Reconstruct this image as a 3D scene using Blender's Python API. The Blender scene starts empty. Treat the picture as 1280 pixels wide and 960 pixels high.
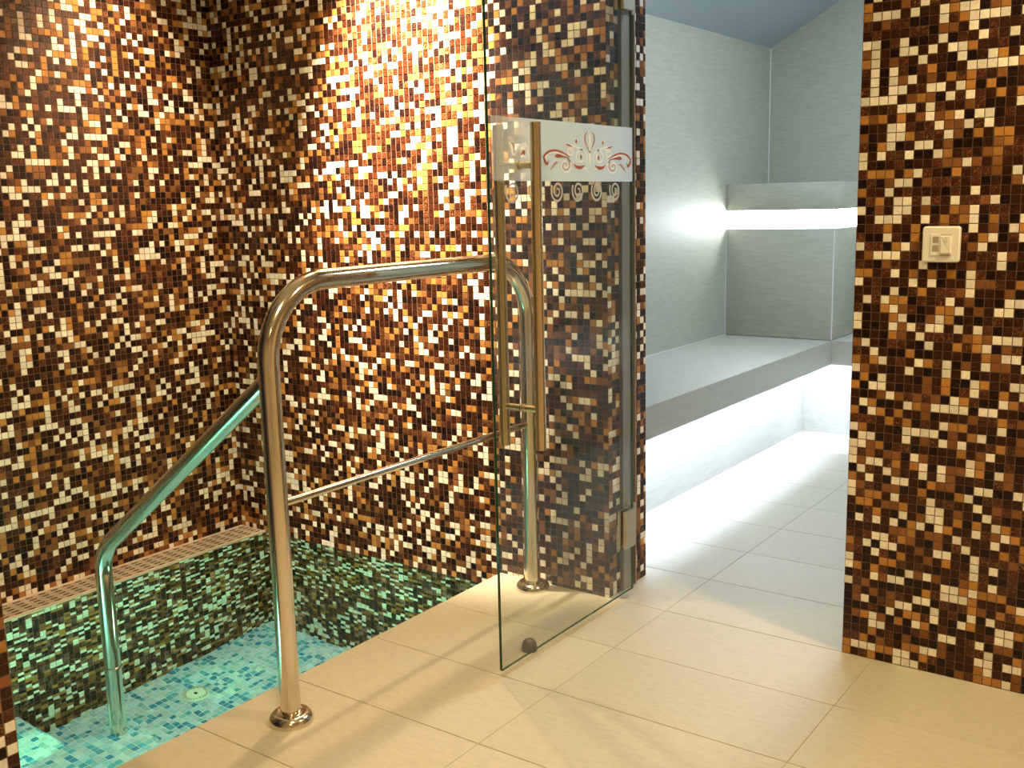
import bpy, bmesh, math, random
import numpy as np
from mathutils import Vector, Matrix

random.seed(7)
rng = np.random.default_rng(11)
sc = bpy.context.scene
COL = sc.collection

# ------------------------------------------------------------------ camera
cam_d = bpy.data.cameras.new('camera')
cam = bpy.data.objects.new('camera', cam_d); COL.objects.link(cam)
cam_d.sensor_width = 36.0
cam_d.lens = 36.0 * 1290.70 / 1280.0
cam_d.clip_start = 0.02
XR = Vector((0.812519, 0.582475, -0.023150))
DN = Vector((0.082216, -0.153822, -0.984672))
FW = Vector((-0.577108, 0.798162, -0.172872))
m = Matrix((XR, -DN, -FW)).transposed().to_4x4()
m.translation = Vector((1.518, -2.58, 1.190))
cam.matrix_world = m
sc.camera = cam
CAM = Vector((1.518, -2.58, 1.190))

# ------------------------------------------------------------------ world, exposure
w = bpy.data.worlds.new('world'); sc.world = w
w.use_nodes = True
w.node_tree.nodes['Background'].inputs[0].default_value = (0.9, 0.85, 0.8, 1)
w.node_tree.nodes['Background'].inputs[1].default_value = 0.02
sc.view_settings.view_transform = 'Standard'
sc.view_settings.look = 'None'
sc.view_settings.gamma = 1.0
sc.view_settings.use_curve_mapping = False
sc.view_settings.exposure = 0.0

# ------------------------------------------------------------------ lamps
def spot(name, loc, target, power, color, size_deg, blend, radius):
    d = bpy.data.lights.new(name, 'SPOT')
    d.energy = power; d.color = color; d.spot_size = math.radians(size_deg)
    d.spot_blend = blend; d.shadow_soft_size = radius
    o = bpy.data.objects.new(name, d); COL.objects.link(o)
    o.location = loc
    o.rotation_euler = (Vector(target) - Vector(loc)).to_track_quat('-Z', 'Y').to_euler()
    return o
def area(name, loc, target, power, color, sx, sy):
    d = bpy.data.lights.new(name, 'AREA')
    d.shape = 'RECTANGLE'; d.size = sx; d.size_y = sy
    d.energy = power; d.color = color
    o = bpy.data.objects.new(name, d); COL.objects.link(o)
    o.location = loc
    o.rotation_euler = (Vector(target) - Vector(loc)).to_track_quat('-Z', 'Y').to_euler()
    return o
WARM = (1.0, 0.765, 0.385)
spot('spot_lamp_pool_back', (-0.72, -0.29, 2.36), (-0.73, 0.10, 1.58), 2100, (1.0, 0.81, 0.56), 60, 1.0, 0.05)
spot('spot_lamp_pool_spill', (-0.52, -0.24, 2.36), (-0.50, -0.40, 0.0), 80, WARM, 150, 1.0, 0.028)
spot('spot_lamp_pool_left', (-1.38, -0.42, 2.36), (-1.64, -0.42, 1.1), 175, (1.0, 0.76, 0.48), 62, 1.0, 0.04)
spot('spot_lamp_right', (1.62, -0.34, 2.36), (1.50, -0.30, 0.0), 150, WARM, 130, 1.0, 0.05)
spot('fill_spot_room', (0.75, -1.75, 2.36), (0.30, -1.5, 0.0), 135, WARM, 140, 1.0, 0.10)  # added fill over the main floor, no known fixture behind it
spot('fill_spot_entry', (1.7, -3.2, 2.36), (1.6, -3.0, 0.0), 95, WARM, 140, 1.0, 0.10)  # added fill behind the camera, brightens the near part of the room
POOLC = (0.40, 1.0, 0.58)
area('pool_lamp_side', (-0.425, -0.62, -0.42), (-1.55, -0.62, -0.65), 10.5, POOLC, 0.2, 0.2)
area('pool_lamp_steps', (-0.70, -2.1, -0.35), (-1.2, -1.0, -0.85), 16, POOLC, 0.2, 0.2)
spot('pool_lamp_beam', (-1.30, -2.15, -0.40), (-1.33, -1.20, -0.80), 130, (0.30, 1.0, 0.45), 13, 0.6, 0.03)
# steam room: the lamp strips behind the bench lips and in the backrest slot are built below as lit meshes
STEAMC = (0.70, 0.86, 1.0)
area('steam_fill_overhead', (0.6, 1.4, 2.45), (0.6, 1.4, 0.0), 47, STEAMC, 0.5, 1.2)  # unseen overhead fill, added because the steam room came out too dark

# ------------------------------------------------------------------ helpers
def link(o, parent=None):
    COL.objects.link(o)
    if parent is not None: o.parent = parent
    return o
def mobj(name, me, mat=None, parent=None):
    o = bpy.data.objects.new(name, me)
    if mat is not None and not me.materials:
        for mm in (mat if isinstance(mat, (list, tuple)) else [mat]): me.materials.append(mm)
    return link(o, parent)
def bobj(name, bm, mat, parent=None, smooth=False):
    me = bpy.data.meshes.new(name)
    bmesh.ops.recalc_face_normals(bm, faces=bm.faces)
    bm.to_mesh(me); bm.free()
    if smooth:
        for p in me.polygons: p.use_smooth = True
        try: me.set_sharp_from_angle(angle=math.radians(40))
        except Exception: pass
    return mobj(name, me, mat, parent)
def empty(name, loc=(0, 0, 0), parent=None):
    o = bpy.data.objects.new(name, None); o.empty_display_size = 0.1
    o.location = loc
    return link(o, parent)
def tag(o, label, cat, group=None):
    o['label'] = label; o['category'] = cat; o['kind'] = 'thing'
    if group: o['group'] = group
    return o
def structure(o): o['kind'] = 'structure'; return o
def add_box(bm, lo, hi, mi=0):
    vs = [bm.verts.new((x, y, z)) for z in (lo[2], hi[2]) for y in (lo[1], hi[1]) for x in (lo[0], hi[0])]
    for f in ((0, 2, 3, 1), (4, 5, 7, 6), (0, 1, 5, 4), (2, 6, 7, 3), (0, 4, 6, 2), (1, 3, 7, 5)):
        bm.faces.new([vs[i] for i in f]).material_index = mi
    return vs
def box(name, lo, hi, mat, parent=None, bevel=0.0, seg=2):
    bm = bmesh.new(); add_box(bm, lo, hi)
    if bevel:
        bmesh.ops.bevel(bm, geom=bm.edges[:], offset=bevel, segments=seg, affect='EDGES', profile=0.5)
    return bobj(name, bm, mat, parent, smooth=bool(bevel))
def fillet_path(pts, r, n=10):
    pts = [Vector(p) for p in pts]; out = [pts[0]]
    for a, b, c in zip(pts, pts[1:], pts[2:]):
        u = (a - b).normalized(); v = (c - b).normalized()
        ang = u.angle(v); t = r / math.tan(ang / 2)
        p0 = b + u * t; p1 = b + v * t
        cen = b + (u + v).normalized() * (r / math.sin(ang / 2))
        a0 = p0 - cen; a1 = p1 - cen; tot = a0.angle(a1)
        for i in range(n + 1):
            s = i / n
            out.append(cen + (a0 * math.sin((1 - s) * tot) + a1 * math.sin(s * tot)) / math.sin(tot))
    out.append(pts[-1]); return out
def add_sweep(bm, pts, r, n=24, cap=True):
    pts = [Vector(p) for p in pts]
    t0 = (pts[1] - pts[0]).normalized()
    nrm = t0.orthogonal().normalized(); rings = []; prev = t0
    for i, p in enumerate(pts):
        if i == 0: t = t0
        elif i == len(pts) - 1: t = (pts[i] - pts[i - 1]).normalized()
        else: t = ((pts[i + 1] - p).normalized() + (p - pts[i - 1]).normalized()).normalized()
        q = prev.rotation_difference(t); nrm = (q @ nrm).normalized(); prev = t
        b = t.cross(nrm)
        rings.append([bm.verts.new(p + (nrm * math.cos(k * 2 * math.pi / n) + b * math.sin(k * 2 * math.pi / n)) * r) for k in range(n)])
    for A, B in zip(rings, rings[1:]):
        for k in range(n): bm.faces.new((A[k], A[(k + 1) % n], B[(k + 1) % n], B[k]))
    if cap:
        bm.faces.new(rings[0][::-1]); bm.faces.new(rings[-1])
def sweep(name, pts, r, mat, parent=None, n=24):
    bm = bmesh.new(); add_sweep(bm, pts, r, n)
    return bobj(name, bm, mat, parent, smooth=True)
def lathe(name, prof, mat, parent=None, n=40, loc=(0, 0, 0), smooth=True):
    bm = bmesh.new(); rings = []
    for (r, z) in prof:
        if r < 1e-6: rings.append([bm.verts.new((loc[0], loc[1], loc[2] + z))])
        else: rings.append([bm.verts.new((loc[0] + r * math.cos(2 * math.pi * k / n), loc[1] + r * math.sin(2 * math.pi * k / n), loc[2] + z)) for k in range(n)])
    for A, B in zip(rings, rings[1:]):
        for k in range(n):
            a = [A[k % len(A)], A[(k + 1) % len(A)], B[(k + 1) % len(B)], B[k % len(B)]]
            u = []
            for v in a:
                if v not in u: u.append(v)
            if len(u) > 2: bm.faces.new(u)
    return bobj(name, bm, mat, parent, smooth=smooth)

# ------------------------------------------------------------------ materials
class N:
    def __init__(self, name):
        self.m = bpy.data.materials.new(name); self.m.use_nodes = True
        self.t = self.m.node_tree; self.t.nodes.clear()
        self.out = self.t.nodes.new('ShaderNodeOutputMaterial')
    def n(self, kind, **kw):
        nd = self.t.nodes.new('ShaderNode' + kind)
        for k, v in kw.items(): setattr(nd, k, v)
        return nd
    def l(self, a, b): self.t.links.new(a, b)
    def surf(self, s): self.l(s, self.out.inputs['Surface']); return self.m
    def bsdf(self, color=None, rough=0.5, metal=0.0, **kw):
        b = self.n('BsdfPrincipled')
        if color is not None: b.inputs['Base Color'].default_value = (*color, 1)
        b.inputs['Roughness'].default_value = rough; b.inputs['Metallic'].default_value = metal
        for k, v in kw.items(): b.inputs[k.replace('_', ' ')].default_value = v
        return b
    def math(self, op, a, b=None, c=None, clamp=False):
        nd = self.n('Math', operation=op, use_clamp=clamp)
        for i, x in enumerate((a, b, c)):
            if x is None: continue
            if isinstance(x, (int, float)): nd.inputs[i].default_value = x
            else: self.l(x, nd.inputs[i])
        return nd.outputs[0]
def plain(name, color, rough=0.5, metal=0.0, noise=0.0, scale=8.0, bump=0.0, **kw):
    M = N(name); b = M.bsdf(color, rough, metal, **kw)
    if noise or bump:
        g = M.n('NewGeometry'); t = M.n('TexNoise'); t.inputs['Scale'].default_value = scale; t.inputs['Detail'].default_value = 5
        M.l(g.outputs['Position'], t.inputs['Vector'])
        if noise:
            mx = M.n('MixRGB'); mx.inputs[1].default_value = (*[c * (1 - noise) for c in color], 1); mx.inputs[2].default_value = (*[min(1, c * (1 + noise)) for c in color], 1)
            M.l(t.outputs['Fac'], mx.inputs[0]); M.l(mx.outputs[0], b.inputs['Base Color'])
        if bump:
            bp = M.n('Bump'); bp.inputs['Strength'].default_value = bump; bp.inputs['Distance'].default_value = 0.002
            M.l(t.outputs['Fac'], bp.inputs['Height']); M.l(bp.outputs[0], b.inputs['Normal'])
    return M.surf(b.outputs[0])

def mosaic_material(name, rough):
    M = N(name)
    at = M.n('Attribute', attribute_name='tile_color')
    g = M.n('NewGeometry')
    # copper aventurine strands in the darker glass
    t = M.n('TexNoise'); t.inputs['Scale'].default_value = 42; t.inputs['Detail'].default_value = 1; t.inputs['Distortion'].default_value = 3.0
    M.l(g.outputs['Position'], t.inputs['Vector'])
    d = M.math('ABSOLUTE', M.math('SUBTRACT', t.outputs['Fac'], 0.5))
    s = M.math('SUBTRACT', 1.0, M.math('MULTIPLY', d, 22.0), clamp=True)
    s = M.math('MULTIPLY', M.math('POWER', s, 2.0), at.outputs['Alpha'], clamp=True)
    mx = M.n('MixRGB'); mx.inputs[2].default_value = (0.34, 0.13, 0.045, 1)
    M.l(s, mx.inputs[0]); M.l(at.outputs['Color'], mx.inputs[1])
    # soft cloudiness of the glass
    t2 = M.n('TexNoise'); t2.inputs['Scale'].default_value = 120; M.l(g.outputs['Position'], t2.inputs['Vector'])
    v = M.n('HueSaturation'); M.l(mx.outputs[0], v.inputs['Color'])
    M.l(M.math('MULTIPLY_ADD', t2.outputs['Fac'], 0.5, 0.75), v.inputs['Value'])
    b = M.bsdf(None, rough); M.l(v.outputs[0], b.inputs['Base Color'])
    b.inputs['IOR'].default_value = 1.5; b.inputs['Specular IOR Level'].default_value = 0.25
    bp = M.n('Bump'); bp.inputs['Strength'].default_value = 0.12; bp.inputs['Distance'].default_value = 0.001
    M.l(t2.outputs['Fac'], bp.inputs['Height']); M.l(bp.outputs[0], b.inputs['Normal'])
    return M.surf(b.outputs[0])
MOSAIC = mosaic_material('brown_glass_mosaic', 0.27)
MOSAIC_BLUE = mosaic_material('aqua_glass_mosaic', 0.25)
GROUT = plain('mosaic_grout', (0.15, 0.088, 0.06), 0.85, noise=0.2, scale=30)
GROUT_BLUE = plain('pool_floor_grout', (0.80, 0.86, 0.90), 0.8, noise=0.1, scale=30)
STEEL = plain('polished_steel', (0.76, 0.68, 0.56), 0.13, 1.0)
WARM_STEEL = plain('satin_handle_steel', (0.72, 0.58, 0.38), 0.24, 1.0)  # handles are steel; the reflected warm room is put into this gold tint
HINGE = plain('hinge_metal', (0.62, 0.53, 0.40), 0.3, 1.0)
GRATE = plain('grate_steel', (0.44, 0.35, 0.27), 0.4, 0.4)
GRATE_EDGE = plain('grate_edge_steel', (0.70, 0.58, 0.46), 0.35, 0.4)
DARK = plain('dark_void', (0.02, 0.015, 0.012), 0.9)
PROFILE = plain('jamb_profile_metal', (0.30, 0.24, 0.20), 0.4, 0.6, noise=0.08, scale=20)
WHITE_PLASTIC = plain('white_plastic', (0.82, 0.78, 0.70), 0.35)
GREY_PLASTIC = plain('grey_plastic', (0.36, 0.31, 0.25), 0.4)
GREY_MARK = plain('grey_mark', (0.50, 0.44, 0.36), 0.5)
RUBBER = plain('brown_rubber', (0.055, 0.03, 0.018), 0.35)
PLASTER = plain('plaster', (0.70, 0.62, 0.52), 0.9, noise=0.05, scale=3)
CEIL = plain('ceiling_paint', (0.75, 0.72, 0.68), 0.9, noise=0.03, scale=3)
STEAM_CEIL = plain('steam_ceiling_paint', (0.42, 0.50, 0.58), 0.7, noise=0.04, scale=4)
DRAIN = plain('drain_plastic', (0.80, 0.84, 0.78), 0.5)
TRIM = plain('pale_trim', (0.70, 0.72, 0.71), 0.4)

def stone(name, c1, c2, rough, stretch, bump, coat=0.0):
    M = N(name); g = M.n('NewGeometry')
    mp = M.n('Mapping'); mp.inputs['Scale'].default_value = stretch; M.l(g.outputs['Position'], mp.inputs['Vector'])
    t = M.n('TexNoise'); t.inputs['Scale'].default_value = 1.0; t.inputs['Detail'].default_value = 6; t.inputs['Roughness'].default_value = 0.62
    M.l(mp.outputs[0], t.inputs['Vector'])
    oi = M.n('ObjectInfo')
    r = M.n('ValToRGB'); r.color_ramp.elements[0].position = 0.32; r.color_ramp.elements[1].position = 0.68
    r.color_ramp.elements[0].color = (*c1, 1); r.color_ramp.elements[1].color = (*c2, 1)
    M.l(t.outputs['Fac'], r.inputs[0])
    v = M.n('HueSaturation'); M.l(r.outputs[0], v.inputs['Color'])
    M.l(M.math('MULTIPLY_ADD', oi.outputs['Random'], 0.08, 0.96), v.inputs['Value'])
    b = M.bsdf(None, rough); M.l(v.outputs[0], b.inputs['Base Color'])
    bp = M.n('Bump'); bp.inputs['Strength'].default_value = bump; bp.inputs['Distance'].default_value = 0.002
    M.l(t.outputs['Fac'], bp.inputs['Height']); M.l(bp.outputs[0], b.inputs['Normal'])
    M.l(M.math('MULTIPLY_ADD', t.outputs['Fac'], 0.25, rough - 0.12), b.inputs['Roughness'])
    return M.surf(b.outputs[0])
FLOOR = stone('beige_stone_tile', (0.42, 0.375, 0.29), (0.49, 0.44, 0.345), 0.42, (30, 80, 60), 0.15)
JOINT = plain('floor_joint', (0.40, 0.35, 0.27), 0.8)
STEAM_STONE = stone('grey_green_stone', (0.385, 0.38, 0.305), (0.47, 0.465, 0.38), 0.5, (14, 14, 110), 0.12)
STEAM_BENCH = stone('grey_bench_stone', (0.41, 0.40, 0.345), (0.49, 0.475, 0.415), 0.45, (30, 9, 60), 0.12)
def emitter(name, color, strength):
    M = N(name); e = M.n('Emission'); e.inputs[0].default_value = (*color, 1); e.inputs[1].default_value = strength
    return M.surf(e.outputs[0])
LED = emitter('led_diffuser', (0.88, 0.96, 1.0), 36.0)
LED_FLOOR = emitter('led_strip_under_bench', (0.62, 0.76, 1.0), 100.0)
POOL_LENS = emitter('pool_lamp_lens', (0.30, 1.0, 0.62), 6.0)

def glass_material(name, tint, r0):
    M = N(name)
    tr = M.n('BsdfTransparent'); tr.inputs[0].default_value = (*tint, 1)
    gl = M.n('BsdfGlossy'); gl.inputs['Roughness'].default_value = 0.0; gl.inputs[0].default_value = (1, 1, 1, 1)
    lw = M.n('LayerWeight'); lw.inputs[0].default_value = 0.5
    f = M.math('MULTIPLY_ADD', M.math('POWER', lw.outputs['Facing'], 5.0), 0.9, r0, clamp=True)
    mx = M.n('MixShader'); M.l(f, mx.inputs[0]); M.l(tr.outputs[0], mx.inputs[1]); M.l(gl.outputs[0], mx.inputs[2])
    return M.surf(mx.outputs[0])
GLASS = glass_material('clear_glass', (0.93, 0.95, 0.93), 0.045)
GLASS_EDGE = plain('green_glass_edge', (0.015, 0.06, 0.035), 0.08)
def film_material():
    M = N('frosted_film')
    g = M.n('NewGeometry'); sx = M.n('SeparateXYZ'); M.l(g.outputs['Position'], sx.inputs[0])
    a = M.n('MapRange'); a.interpolation_type = 'SMOOTHSTEP'
    a.inputs['From Min'].default_value = -0.60; a.inputs['From Max'].default_value = -0.40
    a.inputs['To Min'].default_value = 0.22; a.inputs['To Max'].default_value = 0.86
    M.l(sx.outputs['Y'], a.inputs['Value'])
    tr = M.n('BsdfTransparent')
    df = M.n('BsdfDiffuse'); df.inputs[0].default_value = (0.76, 0.88, 1.0, 1)
    tl = M.n('BsdfTranslucent'); tl.inputs[0].default_value = (0.76, 0.88, 1.0, 1)
    m1 = M.n('MixShader'); m1.inputs[0].default_value = 0.3; M.l(df.outputs[0], m1.inputs[1]); M.l(tl.outputs[0], m1.inputs[2])
    m2 = M.n('MixShader'); M.l(a.outputs[0], m2.inputs[0]); M.l(tr.outputs[0], m2.inputs[1]); M.l(m1.outputs[0], m2.inputs[2])
    return M.surf(m2.outputs[0])
FILM = film_material()
FROST = plain('frosted_grey', (0.50, 0.48, 0.44), 0.7)
PRINT_WHITE = plain('white_print', (0.92, 0.92, 0.92), 0.6)
PRINT_RED = plain('rust_print', (0.40, 0.085, 0.03), 0.6)
PRINT_BROWN = plain('pale_brown_print', (0.50, 0.30, 0.24), 0.6)
def water_material():
    M = N('pool_water')
    gl = M.n('BsdfRefraction'); gl.inputs['IOR'].default_value = 1.33; gl.inputs['Roughness'].default_value = 0.0; gl.inputs[0].default_value = (0.93, 1.0, 0.97, 1)
    rf = M.n('BsdfGlossy'); rf.inputs['Roughness'].default_value = 0.0
    fr = M.n('Fresnel'); fr.inputs['IOR'].default_value = 1.33
    g = M.n('NewGeometry'); t = M.n('TexNoise'); t.inputs['Scale'].default_value = 9; t.inputs['Detail'].default_value = 2
    M.l(g.outputs['Position'], t.inputs['Vector'])
    bp = M.n('Bump'); bp.inputs['Strength'].default_value = 0.10; bp.inputs['Distance'].default_value = 0.01
    M.l(t.outputs['Fac'], bp.inputs['Height'])
    for nd in (gl, rf, fr): M.l(bp.outputs[0], nd.inputs['Normal'])
    mx = M.n('MixShader'); M.l(fr.outputs[0], mx.inputs[0]); M.l(gl.outputs[0], mx.inputs[1]); M.l(rf.outputs[0], mx.inputs[2])
    return M.surf(mx.outputs[0])
WATER = water_material()

# ------------------------------------------------------------------ mosaic
P = 0.0215; T = 0.0196; H = 0.0013     # pitch, tile face, tile height
BROWN = [((0.80, 0.73, 0.62), 0.0, 0.21), ((0.42, 0.185, 0.045), 0.0, 0.11), ((0.21, 0.080, 0.024), 0.1, 0.11),
         ((0.030, 0.0068, 0.0028), 0.22, 0.29), ((0.056, 0.015, 0.006), 0.9, 0.14), ((0.009, 0.003, 0.003), 0.1, 0.16)]
AQUA = [((0.54, 0.70, 0.86), 0.0, 0.34), ((0.44, 0.64, 0.82), 0.0, 0.28), ((0.28, 0.58, 0.74), 0.0, 0.12),
        ((0.05, 0.26, 0.52), 0.0, 0.13), ((0.09, 0.40, 0.60), 0.0, 0.13)]
def tile_colors(n, pal):
    k = rng.choice(len(pal), n, p=np.array([p[2] for p in pal]) / sum(p[2] for p in pal))
    c = np.array([[*p[0], p[1]] for p in pal])[k]
    c[:, :3] *= rng.uniform(0.82, 1.15, (n, 1)); return k, np.clip(c, 0, 0.9)
def tile_grid(origin, u, v, lu, lv, pitch=P):
    """centres of the whole tiles that fill a rectangle; the last column and row are cut"""
    nu, nv = math.ceil(lu / pitch - 0.15), math.ceil(lv / pitch - 0.15)
    iu, iv = np.meshgrid(np.arange(nu), np.arange(nv), indexing='ij')
    iu = iu.ravel(); iv = iv.ravel(); g = (P - T) / 2
    u0 = iu * pitch + g; u1 = np.minimum((iu + 1) * pitch - g, lu); v0 = iv * pitch + g; v1 = np.minimum((iv + 1) * pitch - g, lv)
    ok = (u1 - u0 > 0.003) & (v1 - v0 > 0.003)
    return np.stack([u0, u1, v0, v1], 1)[ok]
def mosaic_mesh(name, rects, cols, origin, u, v, mat):
    o = np.array(origin, float); u = np.array(u, float); v = np.array(v, float); nrm = np.cross(u, v)
    n = len(rects)
    uu = np.stack([rects[:, 0], rects[:, 1], rects[:, 1], rects[:, 0]], 1); vv = np.stack([rects[:, 2], rects[:, 2], rects[:, 3], rects[:, 3]], 1)
    base = o + uu[..., None] * u + vv[..., None] * v
    tilt = rng.normal(0, 0.010, (n, 2))
    du = uu - uu.mean(1, keepdims=True); dv = vv - vv.mean(1, keepdims=True)
    hh = H + tilt[:, :1] * du + tilt[:, 1:] * dv + rng.uniform(-0.0003, 0.0003, (n, 1))
    inset = 0.0007
    ti = o + (uu - np.sign(du) * inset)[..., None] * u + (vv - np.sign(dv) * inset)[..., None] * v + hh[..., None] * nrm
    co = np.concatenate([base, ti], 1).reshape(-1, 3)
    f = np.array([[4, 5, 6, 7], [0, 1, 5, 4], [1, 2, 6, 5], [2, 3, 7, 6], [3, 0, 4, 7]])
    faces = (f[None] + (np.arange(n) * 8)[:, None, None]).reshape(-1)
    me = bpy.data.meshes.new(name)
    me.vertices.add(len(co)); me.vertices.foreach_set('co', co.ravel())
    me.loops.add(len(faces)); me.loops.foreach_set('vertex_index', faces.astype(np.int32))
    nf = n * 5; me.polygons.add(nf); me.polygons.foreach_set('loop_start', np.arange(nf, dtype=np.int32) * 4)
    me.update(calc_edges=True); me.validate()
    a = me.attributes.new('tile_color', 'FLOAT_COLOR', 'FACE'); a.data.foreach_set('color', np.repeat(cols, 5, 0).astype(np.float32).ravel())
    me.polygons.foreach_set('use_smooth', np.zeros(nf, bool))
    me.materials.append(mat); return me
def mosaic(parent, origin, u, v, lu, lv, pal=BROWN, mat=None, name='mosaic_tiles', skip=None):
    r = tile_grid(origin, u, v, lu, lv); k, c = tile_colors(len(r), pal)
    if skip is not None:
        keep = ~skip(r); r = r[keep]; c = c[keep]
    o = mobj(name, mosaic_mesh(name, r, c, origin, u, v, mat or MOSAIC), None, parent); o['kind'] = 'stuff'
    return o
TILE_MESH = {}
def tile_parts(parent, origin, u, v, lu, lv, near, count):
    """the largest tiles in the picture are single objects, the rest of the field one mass"""
    r = tile_grid(origin, u, v, lu, lv); k, c = tile_colors(len(r), BROWN)
    o = np.array(origin); un = np.array(u, float); vn = np.array(v, float)
    cen = o + r[:, :2].mean(1)[:, None] * un + r[:, 2:].mean(1)[:, None] * vn
    full = ((r[:, 1] - r[:, 0]) > T * 0.98) & ((r[:, 3] - r[:, 2]) > T * 0.98)
    d = np.linalg.norm(cen - np.array(CAM), axis=1); d[~near(cen) | ~full] = 1e9
    idx = np.argsort(d)[:count]; idx = idx[d[idx] < 1e8]
    single = np.zeros(len(r), bool); single[idx] = True
    st = mobj('mosaic_tiles', mosaic_mesh('mosaic_tiles', r[~single], c[~single], origin, u, v, MOSAIC), None, parent); st['kind'] = 'stuff'
    ux, vx = Vector(u), Vector(v); base = Matrix((ux, vx, ux.cross(vx))).transposed()
    h = T / 2
    for i in idx:
        key = (int(k[i]), random.randrange(4))
        if key not in TILE_MESH:
            cc = np.array([[*BROWN[key[0]][0], BROWN[key[0]][1]]]); cc[:, :3] *= (0.84, 0.95, 1.05, 1.14)[key[1]]
            TILE_MESH[key] = mosaic_mesh('mosaic_tile', np.array([[-h, h, -h, h]]), cc, (0, 0, 0), (1, 0, 0), (0, 1, 0), MOSAIC)
        t = bpy.data.objects.new('mosaic_tile', TILE_MESH[key])
        t.matrix_world = Matrix.Translation(Vector(cen[i])) @ base.to_4x4()
        link(t, parent)

# ------------------------------------------------------------------ setting: main room
ZT = 2.4; XA = -1.694; DW = 0.709; WT = 0.228; XP = -0.41; XPI = -1.55; ZW = -0.055; ZB = -1.0; YN = -2.3
# pool and wall behind it
wl = structure(box('wall_left', (XA - 0.12, YN - 0.12, -1.1), (XA, WT, ZT), GROUT))
mosaic(wl, (XA, -107 * P, ZW), (0, 1, 0), (0, 0, 1), 107 * P, ZT - ZW)
wb = structure(box('wall_back', (XA, 0, -1.1), (0, WT, ZT), GROUT))
mosaic(wb, (XA, 0, ZW + 0.0), (1, 0, 0), (0, 0, 1), -XA, ZT - ZW)
mosaic(wb, (XPI, 0, ZB), (1, 0, 0), (0, 0, 1), XP - XPI, ZW - ZB)
mosaic(wb, (0, 0, 0), (0, 1, 0), (0, 0, 1), WT, ZT)
wr = structure(box('wall_right', (DW, 0, 0), (2.6, WT, ZT), GROUT))
tile_parts(wr, (DW, 0, 0), (1, 0, 0), (0, 0, 1), 2.6 - DW, ZT, lambda c: (c[:, 0] < 1.06) & (c[:, 2] < 1.60) & (c[:, 2] > 0.2), 300)
wh = structure(box('wall_back', (0, 0, 2.15), (DW, WT, ZT), GROUT))
mosaic(wh, (0, 0, 2.15), (1, 0, 0), (0, 0, 1), DW, ZT - 2.15)
# pier at the near end of the pool
wp = structure(box('wall_front', (XP - 0.0, -3.2, 0), (-0.222, -1.715, ZT), GROUT))
tile_parts(wp, (-0.222, -1.715 - 69 * P, 0), (0, 1, 0), (0, 0, 1), 69 * P, ZT, lambda c: (c[:, 1] > -1.83) & (c[:, 2] < 0.70), 300)
# pool basin
pb = bmesh.new()
add_box(pb, (XPI, YN, ZB - 0.1), (XP, 0, ZB)); add_box(pb, (XPI - 0.02, YN, ZB - 0.1), (XPI, 0, ZW - 0.006))
add_box(pb, (XP, YN, ZB - 0.1), (XP + 0.1, 0, -0.014)); add_box(pb, (XPI - 0.02, YN - 0.1, ZB - 0.1), (XP + 0.1, YN, -0.014))
add_box(pb, (XA, YN, ZW - 0.16), (XPI - 0.02, 0, ZW - 0.12))
basin = structure(bobj('wall_pool', pb, GROUT))
mosaic(basin, (XPI, -107 * P, ZB), (0, 1, 0), (0, 0, 1), 107 * P, ZW - 0.006 - ZB)
mosaic(basin, (XP, 0, ZB), (0, -1, 0), (0, 0, 1), -YN, -0.02 - ZB)
mosaic(basin, (XP, YN, ZB), (-1, 0, 0), (0, 0, 1), XP - XPI, -0.02 - ZB)
fp = structure(box('floor_pool', (XPI, YN, ZB), (XP, 0, ZB + 0.004), GROUT_BLUE))
mosaic(fp, (XPI, YN, ZB + 0.004), (1, 0, 0), (0, 1, 0), XP - XPI, -YN, AQUA, MOSAIC_BLUE)
# steps down into the pool
def pool_step(x0, x1, y1, z):
    s = structure(box('pool_step', (x0, YN, ZB), (x1, y1, z), GROUT_BLUE))
    mosaic(s, (x0, YN, z), (1, 0, 0), (0, 1, 0), x1 - x0, y1 - YN, AQUA, MOSAIC_BLUE)
    mosaic(s, (x0, y1, ZB), (0, -1, 0), (0, 0, 1), y1 - YN, z - ZB, AQUA, MOSAIC_BLUE)
    mosaic(s, (x1, y1, ZB), (-1, 0, 0), (0, 0, 1), x1 - x0, z - ZB, AQUA, MOSAIC_BLUE)
pool_step(-1.02, XP, -1.02, -0.48)
pool_step(XPI, -1.02, -1.045, -0.80)
# water
wm = bpy.data.meshes.new('pool_water')
wm.from_pydata([(XPI, YN, ZW), (XP, YN, ZW), (XP, 0, ZW), (XPI, 0, ZW)], [], [(0, 1, 2, 3)])
structure(mobj('water', wm, WATER))

# floor: every tile a part
fl = structure(box('floor', (XP, -4.2, -0.2), (2.6, 3.0, -0.002), JOINT))
TX, TY, G = 0.60, 0.301, 0.0022
ft = {}
for i in range(5):
    for j in range(-14, 10):
        x0 = XP + i * TX; y0 = j * TY; x1 = min(x0 + TX, 2.6) ; y1 = min(y0 + TY, 3.0)
        if x1 - x0 < 0.05: continue
        key = (round(x1 - x0, 3), round(y1 - y0, 3))
        if key not in ft:
            bm = bmesh.new(); e = G / 2
            add_box(bm, (e if i else 0, e, -0.0019), (key[0] - e, key[1] - e, 0))
            bmesh.ops.bevel(bm, geom=[ed for ed in bm.edges if all(v.co.z > -0.0005 for v in ed.verts)], offset=0.0008, segments=1, affect='EDGES')
            bmesh.ops.delete(bm, geom=[f for f in bm.faces if f.calc_center_median().z < -0.00185], context='FACES')
            me = bpy.data.meshes.new('floor_tile'); bm.to_mesh(me); bm.free(); me.materials.append(FLOOR); ft[key] = me
        o = bpy.data.objects.new('floor_tile', ft[key]); o.location = (x0, y0, random.uniform(-0.0003, 0.0)); link(o, fl)
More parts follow.
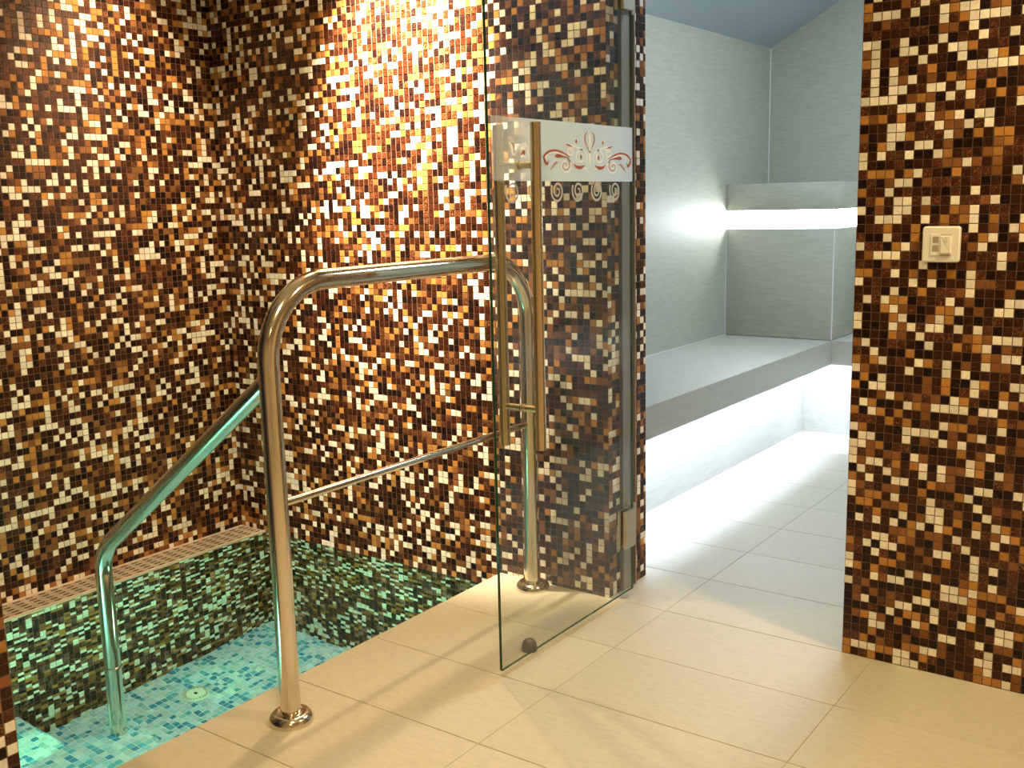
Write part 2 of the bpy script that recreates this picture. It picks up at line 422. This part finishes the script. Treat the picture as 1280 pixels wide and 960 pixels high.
structure(box('ceiling', (XA - 0.12, -4.2, ZT), (2.7, WT, ZT + 0.1), CEIL))
structure(box('wall_far', (2.6, -4.2, 0), (2.7, 0.228, ZT), PLASTER))
structure(box('wall_near', (XP, -4.3, 0), (2.7, -4.2, ZT), PLASTER))

# jamb profile
pf = bmesh.new()
add_box(pf, (-0.002, 0.065, 0.004), (0.008, 0.145, 2.15)); add_box(pf, (0.004, 0.065, 0.004), (0.013, 0.073, 2.15)); add_box(pf, (0.004, 0.138, 0.004), (0.013, 0.145, 2.15))
structure(bobj('trim_1', pf, PROFILE))

# ------------------------------------------------------------------ steam room
XL, XF, YF, YE, ZS, ZF = -0.668, -0.117, 2.31, 2.85, 0.50, 0.385
structure(box('wall_steam_left', (XL - 0.1, WT, -0.02), (XL, YE + 0.1, 3.0), STEAM_STONE))
structure(box('wall_steam_back', (XL, YE, -0.02), (2.6, YE + 0.1, 3.2), STEAM_STONE))
structure(box('wall_steam_right', (1.75, WT, 0), (1.85, YE, 3.2), STEAM_STONE))
cm = bmesh.new()
def zc(x): return 1.963 + 0.54 * (x - XL)
XM = 0.54
pts = [(XL - 0.1, zc(XL - 0.1)), (XM, zc(XM)), (1.85, zc(XM) - 0.54 * (1.85 - XM)), (1.85, zc(XM) - 0.54 * (1.85 - XM) + 0.1), (XM, zc(XM) + 0.1), (XL - 0.1, zc(XL - 0.1) + 0.1)]
A = [cm.verts.new((x, WT, z)) for x, z in pts]; B = [cm.verts.new((x, YE + 0.1, z)) for x, z in pts]
for i in range(6): cm.faces.new((A[i], A[(i + 1) % 6], B[(i + 1) % 6], B[i]))
for S in (A, B): cm.faces.new((S[0], S[1], S[4], S[5])); cm.faces.new((S[1], S[2], S[3], S[4]))
structure(bobj('ceiling_steam', cm, STEAM_CEIL))
structure(box('trim_2', (XL - 0.002, YE - 0.004, 1.25), (XL + 0.004, YE + 0.002, 1.96), TRIM))

def child_at(o, root):
    o.matrix_parent_inverse = Matrix.Translation(-Vector(root.location)); return o
def part(name, lo, hi, mat, root, bevel=0.0):
    return child_at(box(name, lo, hi, mat, root, bevel), root)
bench = tag(empty('stone_bench', (XF, 1.27, 0)), 'long grey stone bench with lit underside along the left of the steam room', 'bench')
E_ = 0.001
part('seat', (XL + E_, WT + E_, 0.46), (XF - 0.016, YE - E_, ZS), STEAM_BENCH, bench)
part('front_lip', (XF - 0.016, WT + E_, ZF), (XF, YF + 0.016, ZS), STEAM_BENCH, bench)
part('plinth', (XL + E_, WT + E_, 0), (-0.32, YE - E_, 0.46), STEAM_BENCH, bench)
part('light_strip', (-0.168, WT + 0.02, 0.448), (-0.138, YF + 0.06, 0.459), LED_FLOOR, bench)
part('wall_edge_trim', (XL + E_, WT + E_, ZS - 0.001), (XL + 0.006, YF, ZS + 0.0015), TRIM, bench)

bench2 = tag(empty('stone_bench', (0.8, YF + 0.27, 0)), 'short grey stone bench across the far end of the steam room', 'bench')
part('seat', (XF - 0.016 + E_, YF + 0.016 + E_, 0.46), (1.05 - E_, YE - E_, ZS), STEAM_BENCH, bench2)
part('front_lip', (XF + E_, YF, ZF), (1.05 - E_, YF + 0.016, ZS), STEAM_BENCH, bench2)
part('plinth', (-0.319, YF + 0.2, 0), (1.049, YE - E_, 0.459), STEAM_BENCH, bench2)
part('light_strip', (-0.13, YF + 0.03, 0.448), (1.04, YF + 0.055, 0.459), LED_FLOOR, bench2)

bench3 = tag(empty('stone_bench', (1.05, 1.27, 0)), 'grey stone bench behind the right mosaic wall, unlit', 'bench')
part('seat', (1.05, WT + E_, ZF), (1.749, YE - E_, ZS), STEAM_BENCH, bench3, 0.003)
part('plinth', (1.25, WT + E_, 0), (1.749, YE - E_, ZF), STEAM_BENCH, bench3)

back = tag(empty('backrest_block', (XL, YF, ZS)), 'tall grey stone corner block with a glowing white light slot', 'backrest')
SD = 0.055; Z1, Z2, ZK = 1.035, 1.124, 1.254
part('lower_block', (XL + E_, YF, ZS + 0.002), (XF, YE - E_, Z1), STEAM_STONE, back, 0.002)
part('upper_block', (XL + E_, YF, Z2), (XF, YE - E_, ZK), STEAM_STONE, back, 0.002)
part('slot_core', (XL + E_, YF + SD + 0.01, Z1), (XF - SD - 0.01, YE, Z2), STEAM_STONE, back)
lm_ = bmesh.new(); add_box(lm_, (XL, YF + SD, Z1), (XF - SD, YF + SD + 0.01, Z2)); add_box(lm_, (XF - SD - 0.01, YF + SD + 0.01, Z1), (XF - SD, YE, Z2))
child_at(bobj('light_strip', lm_, LED, back), back)
part('edge_trim', (XF - 0.004, YF - 0.001, ZS + 0.002), (XF + 0.001, YF + 0.004, Z1), TRIM, back)
part('wall_edge_trim', (XL + E_, YF - 0.004, ZS + 0.002), (XL + 0.004, YF + 0.001, Z1), TRIM, back)

# ------------------------------------------------------------------ pool handrail
XRAIL, Y1, Y2, ZR, RR = -0.245, -1.061, -0.056, 1.025, 0.024
rail = tag(empty('pool_handrail', (XRAIL, Y1, 0)), 'polished steel tube handrail standing on the floor edge of the pool', 'handrail')
def rpart(o): return child_at(o, rail)
rpart(sweep('rail_frame', fillet_path([(XRAIL, Y1, 0.01), (XRAIL, Y1, ZR), (XRAIL, Y2, ZR), (XRAIL, Y2, 0.01)], 0.175, 18), RR, STEEL, rail, 32))
rpart(sweep('cross_bar', [(XRAIL, Y1, 0.526), (XRAIL, Y2, 0.526)], 0.0095, STEEL, rail, 20))
dr = rpart(sweep('descending_rail', fillet_path([(XRAIL, Y1, 0.815), (-0.968, Y1, 0.285), (-0.968, Y1, -0.478)], 0.13, 14), 0.0225, STEEL, rail, 32))
col = lathe('collar', [(0.0225, -0.004), (0.0265, -0.002), (0.0265, 0.002), (0.0225, 0.004)], STEEL, dr, 32, (-0.968, Y1, ZW + 0.004))
for y in (Y1, Y2):
    rpart(lathe('floor_flange', [(0.053, 0.0), (0.053, 0.006), (0.050, 0.015), (0.042, 0.022), (0.033, 0.024), (0.027, 0.021), (0.0245, 0.022)], STEEL, rail, 40, (XRAIL, y, 0.0)))

# ------------------------------------------------------------------ glass door
XG, GY0, GY1, GZ0, GZ1 = 0.05, -0.625, 0.05, 0.026, 2.12
door = tag(empty('glass_door', (XG, GY1, 0)), 'open clear glass door with frosted ornament band, hinged on the mosaic jamb', 'door')
def dpart(o, p=None): return child_at(o, door)
gb = bmesh.new(); add_box(gb, (XG - 0.004, GY0, GZ0), (XG + 0.004, GY1, GZ1))
for f in gb.faces:
    if abs(f.normal.x) < 0.5: f.material_index = 1
gb.normal_update()
for f in gb.faces: f.material_index = 0 if abs(f.normal.x) > 0.5 else 1
dpart(bobj('glass_panel', gb, [GLASS, GLASS_EDGE], door))
dpart(box('frosted_band', (XG + 0.0042, GY0 + 0.012, 1.241), (XG + 0.0048, GY1, 1.390), FILM, door))
def catmull(p, n=8):
    p = [np.array(q, float) for q in p]; p = [2 * p[0] - p[1]] + p + [2 * p[-1] - p[-2]]; out = []
    for a, b, c, d in zip(p, p[1:], p[2:], p[3:]):
        for s in np.linspace(0, 1, n, endpoint=False):
            out.append(0.5 * ((2 * b) + (c - a) * s + (2 * a - 5 * b + 4 * c - d) * s * s + (3 * b - a - 3 * c + d) * s ** 3))
    out.append(p[-2]); return out
def add_ribbon(bm, pts, x, th=0.0003):
    """pts (y, z, half width) on the door plane, a thin film with its own thickness"""
    q = catmull(pts); L = []; 
    for i, a in enumerate(q):
        t = q[min(i + 1, len(q) - 1)][:2] - q[max(i - 1, 0)][:2]; t = t / (np.hypot(*t) + 1e-9); nn = np.array([-t[1], t[0]]); hw = max(a[2], 0.0002)
        s = [a[:2] + nn * hw, a[:2] - nn * hw]
        L.append([bm.verts.new((x, *s[0])), bm.verts.new((x + th, *s[0])), bm.verts.new((x + th, *s[1])), bm.verts.new((x, *s[1]))])
    for a, b in zip(L, L[1:]):
        for k in range(4): bm.faces.new((a[k], a[(k + 1) % 4], b[(k + 1) % 4], b[k]))
    bm.faces.new(L[0]); bm.faces.new(L[-1][::-1])
KY, KZ, YC, ZC = 0.000635, 0.000323, -0.180, 1.313
white, red, brown = ('white_flourish', PRINT_WHITE), ('rust_flourish', PRINT_RED), ('pale_flourish', PRINT_BROWN)
def orn(bm, pts, lay, mirror=True):
    for sgn in ((1, -1) if mirror else (1,)):
        b_ = bmesh.new()
        add_ribbon(b_, [(YC + sgn * u * KY, ZC - v * KZ, hw * 0.0004) for u, v, hw in pts], XG + 0.0049 + lay * 0.0004)
        dpart(bobj(bm[0], b_, bm[1], door))
def curl(cu, cv, r0, r1, a0, turns, hw, n=14):
    return [(cu + (r0 + (r1 - r0) * i / n) * math.cos(a0 + turns * 2 * math.pi * i / n), cv - (r0 + (r1 - r0) * i / n) * 1.35 * math.sin(a0 + turns * 2 * math.pi * i / n), hw) for i in range(n + 1)]
orn(white, [(0, 90, 9), (0, 20, 14), (0, -70, 10), (0, -130, 14), (0, -165, 4)], 0, False)
orn(white, [(-2, -10, 5), (-32, -70, 7), (-44, -130, 6), (-26, -178, 2)], 0)
orn(brown, [(-10, -30, 2), (-36, -100, 9), (-34, -150, 8), (-16, -180, 1)], 1)
orn(white, curl(-72, 28, 50, 14, -0.6, 1.4, 6), 0)
orn(red, [(-72, 8, 2), (-70, 30, 9), (-72, 50, 2)], 1)
orn(red, [(-40, 92, 1), (-70, 112, 10), (-105, 108, 8), (-132, 82, 1)], 1)
orn(white, [(-20, 120, 5), (-70, 122, 4), (-120, 100, 7), (-150, 60, 6)], 0)
orn(white, curl(-150, -8, 28, 10, 0.5, 1.3, 7), 0)
orn(white, [(-60, -28, 6), (-110, -52, 8), (-160, -58, 6), (-190, -66, 2)], 0)
orn(red, [(-135, -48, 1), (-160, -58, 5), (-188, -68, 1)], 1)
orn(red, [(-104, -112, 1), (-106, -92, 10), (-104, -78, 1)], 1)
orn(white, [(-84, -78, 2), (-100, -106, 5), (-128, -112, 3)], 0)
orn(white, [(-150, 70, 5), (-190, 30, 8), (-240, 0, 12), (-300, 0, 10), (-345, 40, 6)], 0)
orn(red, [(-150, 36, 1), (-200, 6, 5), (-255, -14, 6), (-310, -2, 7), (-345, 40, 8), (-325, 92, 9), (-310, 60, 1)], 1)
orn(red, [(-160, 40, 1), (-210, 30, 6), (-250, 26, 12), (-266, 34, 2)], 2)
orn(white, curl(-190, 100, 48, 8, 1.2, -1.6, 6), 0)
orn(brown, curl(-190, 100, 34, 8, 1.0, -1.2, 3), 1)
orn(brown, [(-300, 140, 1), (-282, 110, 7), (-262, 84, 8), (-240, 78, 1)], 1)
orn(white, [(-345, 60, 6), (-380, 60, 10), (-420, 40, 6)], 0, False)
orn(white, [(-575, -60, 5), (-560, -20, 12), (-555, 20, 10), (-540, 40, 4)], 0, False)
orn(white, [(-540, 30, 6), (-500, -40, 9), (-460, -40, 9), (-450, 30, 7)], 0, False)
orn(brown, [(-570, -62, 1), (-545, -40, 5), (-548, -10, 1)], 1, False)
orn(red, [(-505, 36, 1), (-482, 6, 11), (-478, 34, 5)], 1, False)
for y in (-0.535, -0.437, -0.3385, -0.2395, -0.1435, -0.0475):
    b_ = bmesh.new(); n = 40
    add_ribbon(b_, [(y + (0.029 - 0.024 * i / n) * math.cos(2.6 + 2 * math.pi * 1.9 * i / n), 1.2165 + (0.029 - 0.024 * i / n) * math.sin(2.6 + 2 * math.pi * 1.9 * i / n), 0.0034 - 0.0012 * i / n) for i in range(n + 1)], XG + 0.0042)
    dpart(bobj('frosted_scroll', b_, FROST, door))
hd = dpart(sweep('pull_handle', [(XG + 0.055, -0.508, 0.582), (XG + 0.055, -0.508, 1.376)], 0.0135, WARM_STEEL, door, 28))
dpart(sweep('pull_handle', [(XG - 0.055, -0.508, 0.582), (XG - 0.055, -0.508, 1.376)], 0.0135, WARM_STEEL, door, 28))
for z in (0.683, 1.278):
    dpart(sweep('handle_standoff', [(XG + 0.0045, -0.508, z), (XG + 0.055, -0.508, z)], 0.0085, WARM_STEEL, door, 20))
    dpart(sweep('handle_standoff', [(XG - 0.055, -0.508, z), (XG - 0.0045, -0.508, z)], 0.0085, WARM_STEEL, door, 20))
    dpart(sweep('handle_washer', [(XG + 0.0042, -0.508, z), (XG + 0.0075, -0.508, z)], 0.0105, WARM_STEEL, door, 20))
for z in (0.224, 1.76):
    hb = bmesh.new()
    add_box(hb, (XG - 0.014, -0.012, z - 0.058), (XG - 0.0045, 0.048, z + 0.058)); add_box(hb, (XG + 0.0045, -0.012, z - 0.058), (XG + 0.014, 0.048, z + 0.058))
    bmesh.ops.bevel(hb, geom=hb.edges[:], offset=0.0015, segments=2, affect='EDGES')
    h = dpart(bobj('hinge', hb, HINGE, door))
    k = sweep('hinge_knuckle', [(XG - 0.012, 0.058, z - 0.05), (XG - 0.012, 0.058, z + 0.05)], 0.009, HINGE, h, 16)
    k2 = box('jamb_plate', (0.013, 0.072, z - 0.058), (XG - 0.014, 0.10, z + 0.058), HINGE, h, 0.001)

# ------------------------------------------------------------------ small things
ds = tag(lathe('door_stop', [(0.021, 0.0), (0.021, 0.012), (0.019, 0.021), (0.014, 0.028), (0.007, 0.032), (0, 0.033)], RUBBER, None, 28, (0, 0, 0)), 'small brown rubber dome door stop on the floor beside the glass door', 'door stop')
ds.location = (0.006, -0.437, 0)

sw = tag(empty('light_switch', (0.911, -0.004, 1.0705)), 'square white wall switch plate on the right mosaic wall', 'switch')
def spart(o): o.parent = sw; return o
def rounded_plate(name, w, h, r, y0, y1, mat, cx=0, cz=0):
    bm = bmesh.new(); vs = []
    for (sx, sz, a) in ((1, 1, 0), (-1, 1, 90), (-1, -1, 180), (1, -1, 270)):
        for k in range(5):
            t = math.radians(a + k * 22.5)
            vs.append((cx + sx * (w / 2 - r) + r * math.cos(t), cz + sz * (h / 2 - r) + r * math.sin(t)))
    F = [bm.verts.new((x, y0, z)) for x, z in vs]; f = bm.faces.new(F)
    e = bmesh.ops.extrude_face_region(bm, geom=[f]); nv = [v for v in e['geom'] if isinstance(v, bmesh.types.BMVert)]
    for v in nv: v.co.y = y1
    top = [ed for ed in bm.edges if all(v in nv for v in ed.verts)]
    bmesh.ops.bevel(bm, geom=top, offset=min(0.003, abs(y1 - y0) * 0.6), segments=3, affect='EDGES')
    return bobj(name, bm, mat, sw, smooth=True)
rounded_plate('cover_plate', 0.084, 0.084, 0.007, 0.002, -0.009, WHITE_PLASTIC)
rounded_plate('switch_frame', 0.050, 0.052, 0.002, -0.008, -0.0105, WHITE_PLASTIC, 0.001, -0.001)
rounded_plate('rocker', 0.026, 0.042, 0.0015, -0.0100, -0.0135, WHITE_PLASTIC, 0.0115, -0.001)
for z in (0.0115, -0.0085):
    rounded_plate('indicator_window', 0.0145, 0.0150, 0.001, -0.0100, -0.0112, GREY_PLASTIC, -0.0115, z)
ib = bmesh.new()
def add_mark(pts):
    for a, b in zip(pts, pts[1:]): add_sweep(ib, [(a[0], -0.0136, a[1]), (b[0], -0.0136, b[1])], 0.0004, 6)
add_mark([(0.0075, 0.006), (0.0118, 0.017), (0.0160, 0.006)]); add_mark([(0.0118, 0.017), (0.0118, 0.0195)])
add_mark([(0.0118 + 0.0025 * math.cos(t * math.pi / 6), 0.0055 + 0.0025 * math.sin(t * math.pi / 6)) for t in range(13)])
bobj('lamp_symbol', ib, GREY_MARK, sw)
box('label_slot', (-0.001, -0.0112, -0.0260), (0.0215, -0.0098, -0.0236), GREY_PLASTIC, sw)
box('label_slot', (0.000, -0.0112, 0.0228), (0.0245, -0.0098, 0.0240), GREY_MARK, sw)

# pool drain in the blue floor
dn = tag(empty('pool_drain', (-1.348, -0.528, ZB + 0.006)), 'round pale plastic drain cover on the blue mosaic pool floor', 'drain')
lathe('cover', [(0.0, 0.016), (0.008, 0.016), (0.030, 0.014), (0.042, 0.010), (0.046, 0.0)], DRAIN, dn, 36)
lathe('center_screw', [(0.0, 0.019), (0.006, 0.018), (0.007, 0.014)], DARK, dn, 16)
for k in range(24):
    a = 2 * math.pi * k / 24
    o = box('slot', (0.034, -0.0025, 0.009), (0.041, 0.0025, 0.0135), GREY_PLASTIC, dn); o.rotation_euler.z = a

# overflow grate along the left wall
gr = tag(empty('overflow_grate', ((XA + XPI) / 2, -1.15, ZW)), 'long perforated steel overflow grate along the left mosaic wall', 'grate')
gx0, gx1 = XA + 0.004, XPI - 0.001
xs = [gx0 + 0.010]; nrow = 5
stepx = (gx1 - gx0 - 0.020) / nrow
for r_ in range(nrow):
    a = gx0 + 0.010 + r_ * stepx
    xs += [a + stepx * 0.27, a + stepx * 0.73, a + stepx]
L = -YN - 0.02; ny = int(L / 0.044)
gm = bmesh.new(); cache = {}
def gv(x, y):
    k = (round(x, 5), round(y, 5))
    if k not in cache: cache[k] = gm.verts.new((x, y, ZW + 0.002))
    return cache[k]
ys = [-0.004]
for j in range(ny): ys += [-0.004 - j * 0.044 - 0.010, -0.004 - j * 0.044 - 0.034, -0.004 - (j + 1) * 0.044]
for i in range(len(xs) - 1):
    for j in range(len(ys) - 1):
        if i % 3 == 1 and j % 3 == 1: continue
        gm.faces.new((gv(xs[i], ys[j]), gv(xs[i], ys[j + 1]), gv(xs[i + 1], ys[j + 1]), gv(xs[i + 1], ys[j])))
pl = bobj('slotted_plate', gm, GRATE, gr)
md = pl.modifiers.new('thickness', 'SOLIDIFY'); md.thickness = 0.003; md.offset = 0
child_at(pl, gr)
for x0, x1 in ((gx0, gx0 + 0.010), (gx1 - 0.010, gx1)):
    child_at(box('edge_bar', (x0, ys[-1], ZW - 0.012), (x1, -0.004, ZW + 0.006), GRATE_EDGE, gr, 0.001), gr)

# underwater lamp housings behind the lamp light
for nm, loc, rot, lab in (('pool_lamp', (-0.4175, -0.62, -0.42), (0, -math.pi / 2, 0), 'round underwater lamp set in the pool side below the floor edge'),):
    o = tag(empty(nm, loc), lab, 'lamp')
    lathe('housing', [(0.0, -0.004), (0.13, -0.004), (0.13, 0.004), (0.11, 0.006)], STEEL, o, 32)
    lathe('lens', [(0.10, 0.002), (0.0, 0.003)], POOL_LENS, o, 32)
    o.rotation_euler = rot
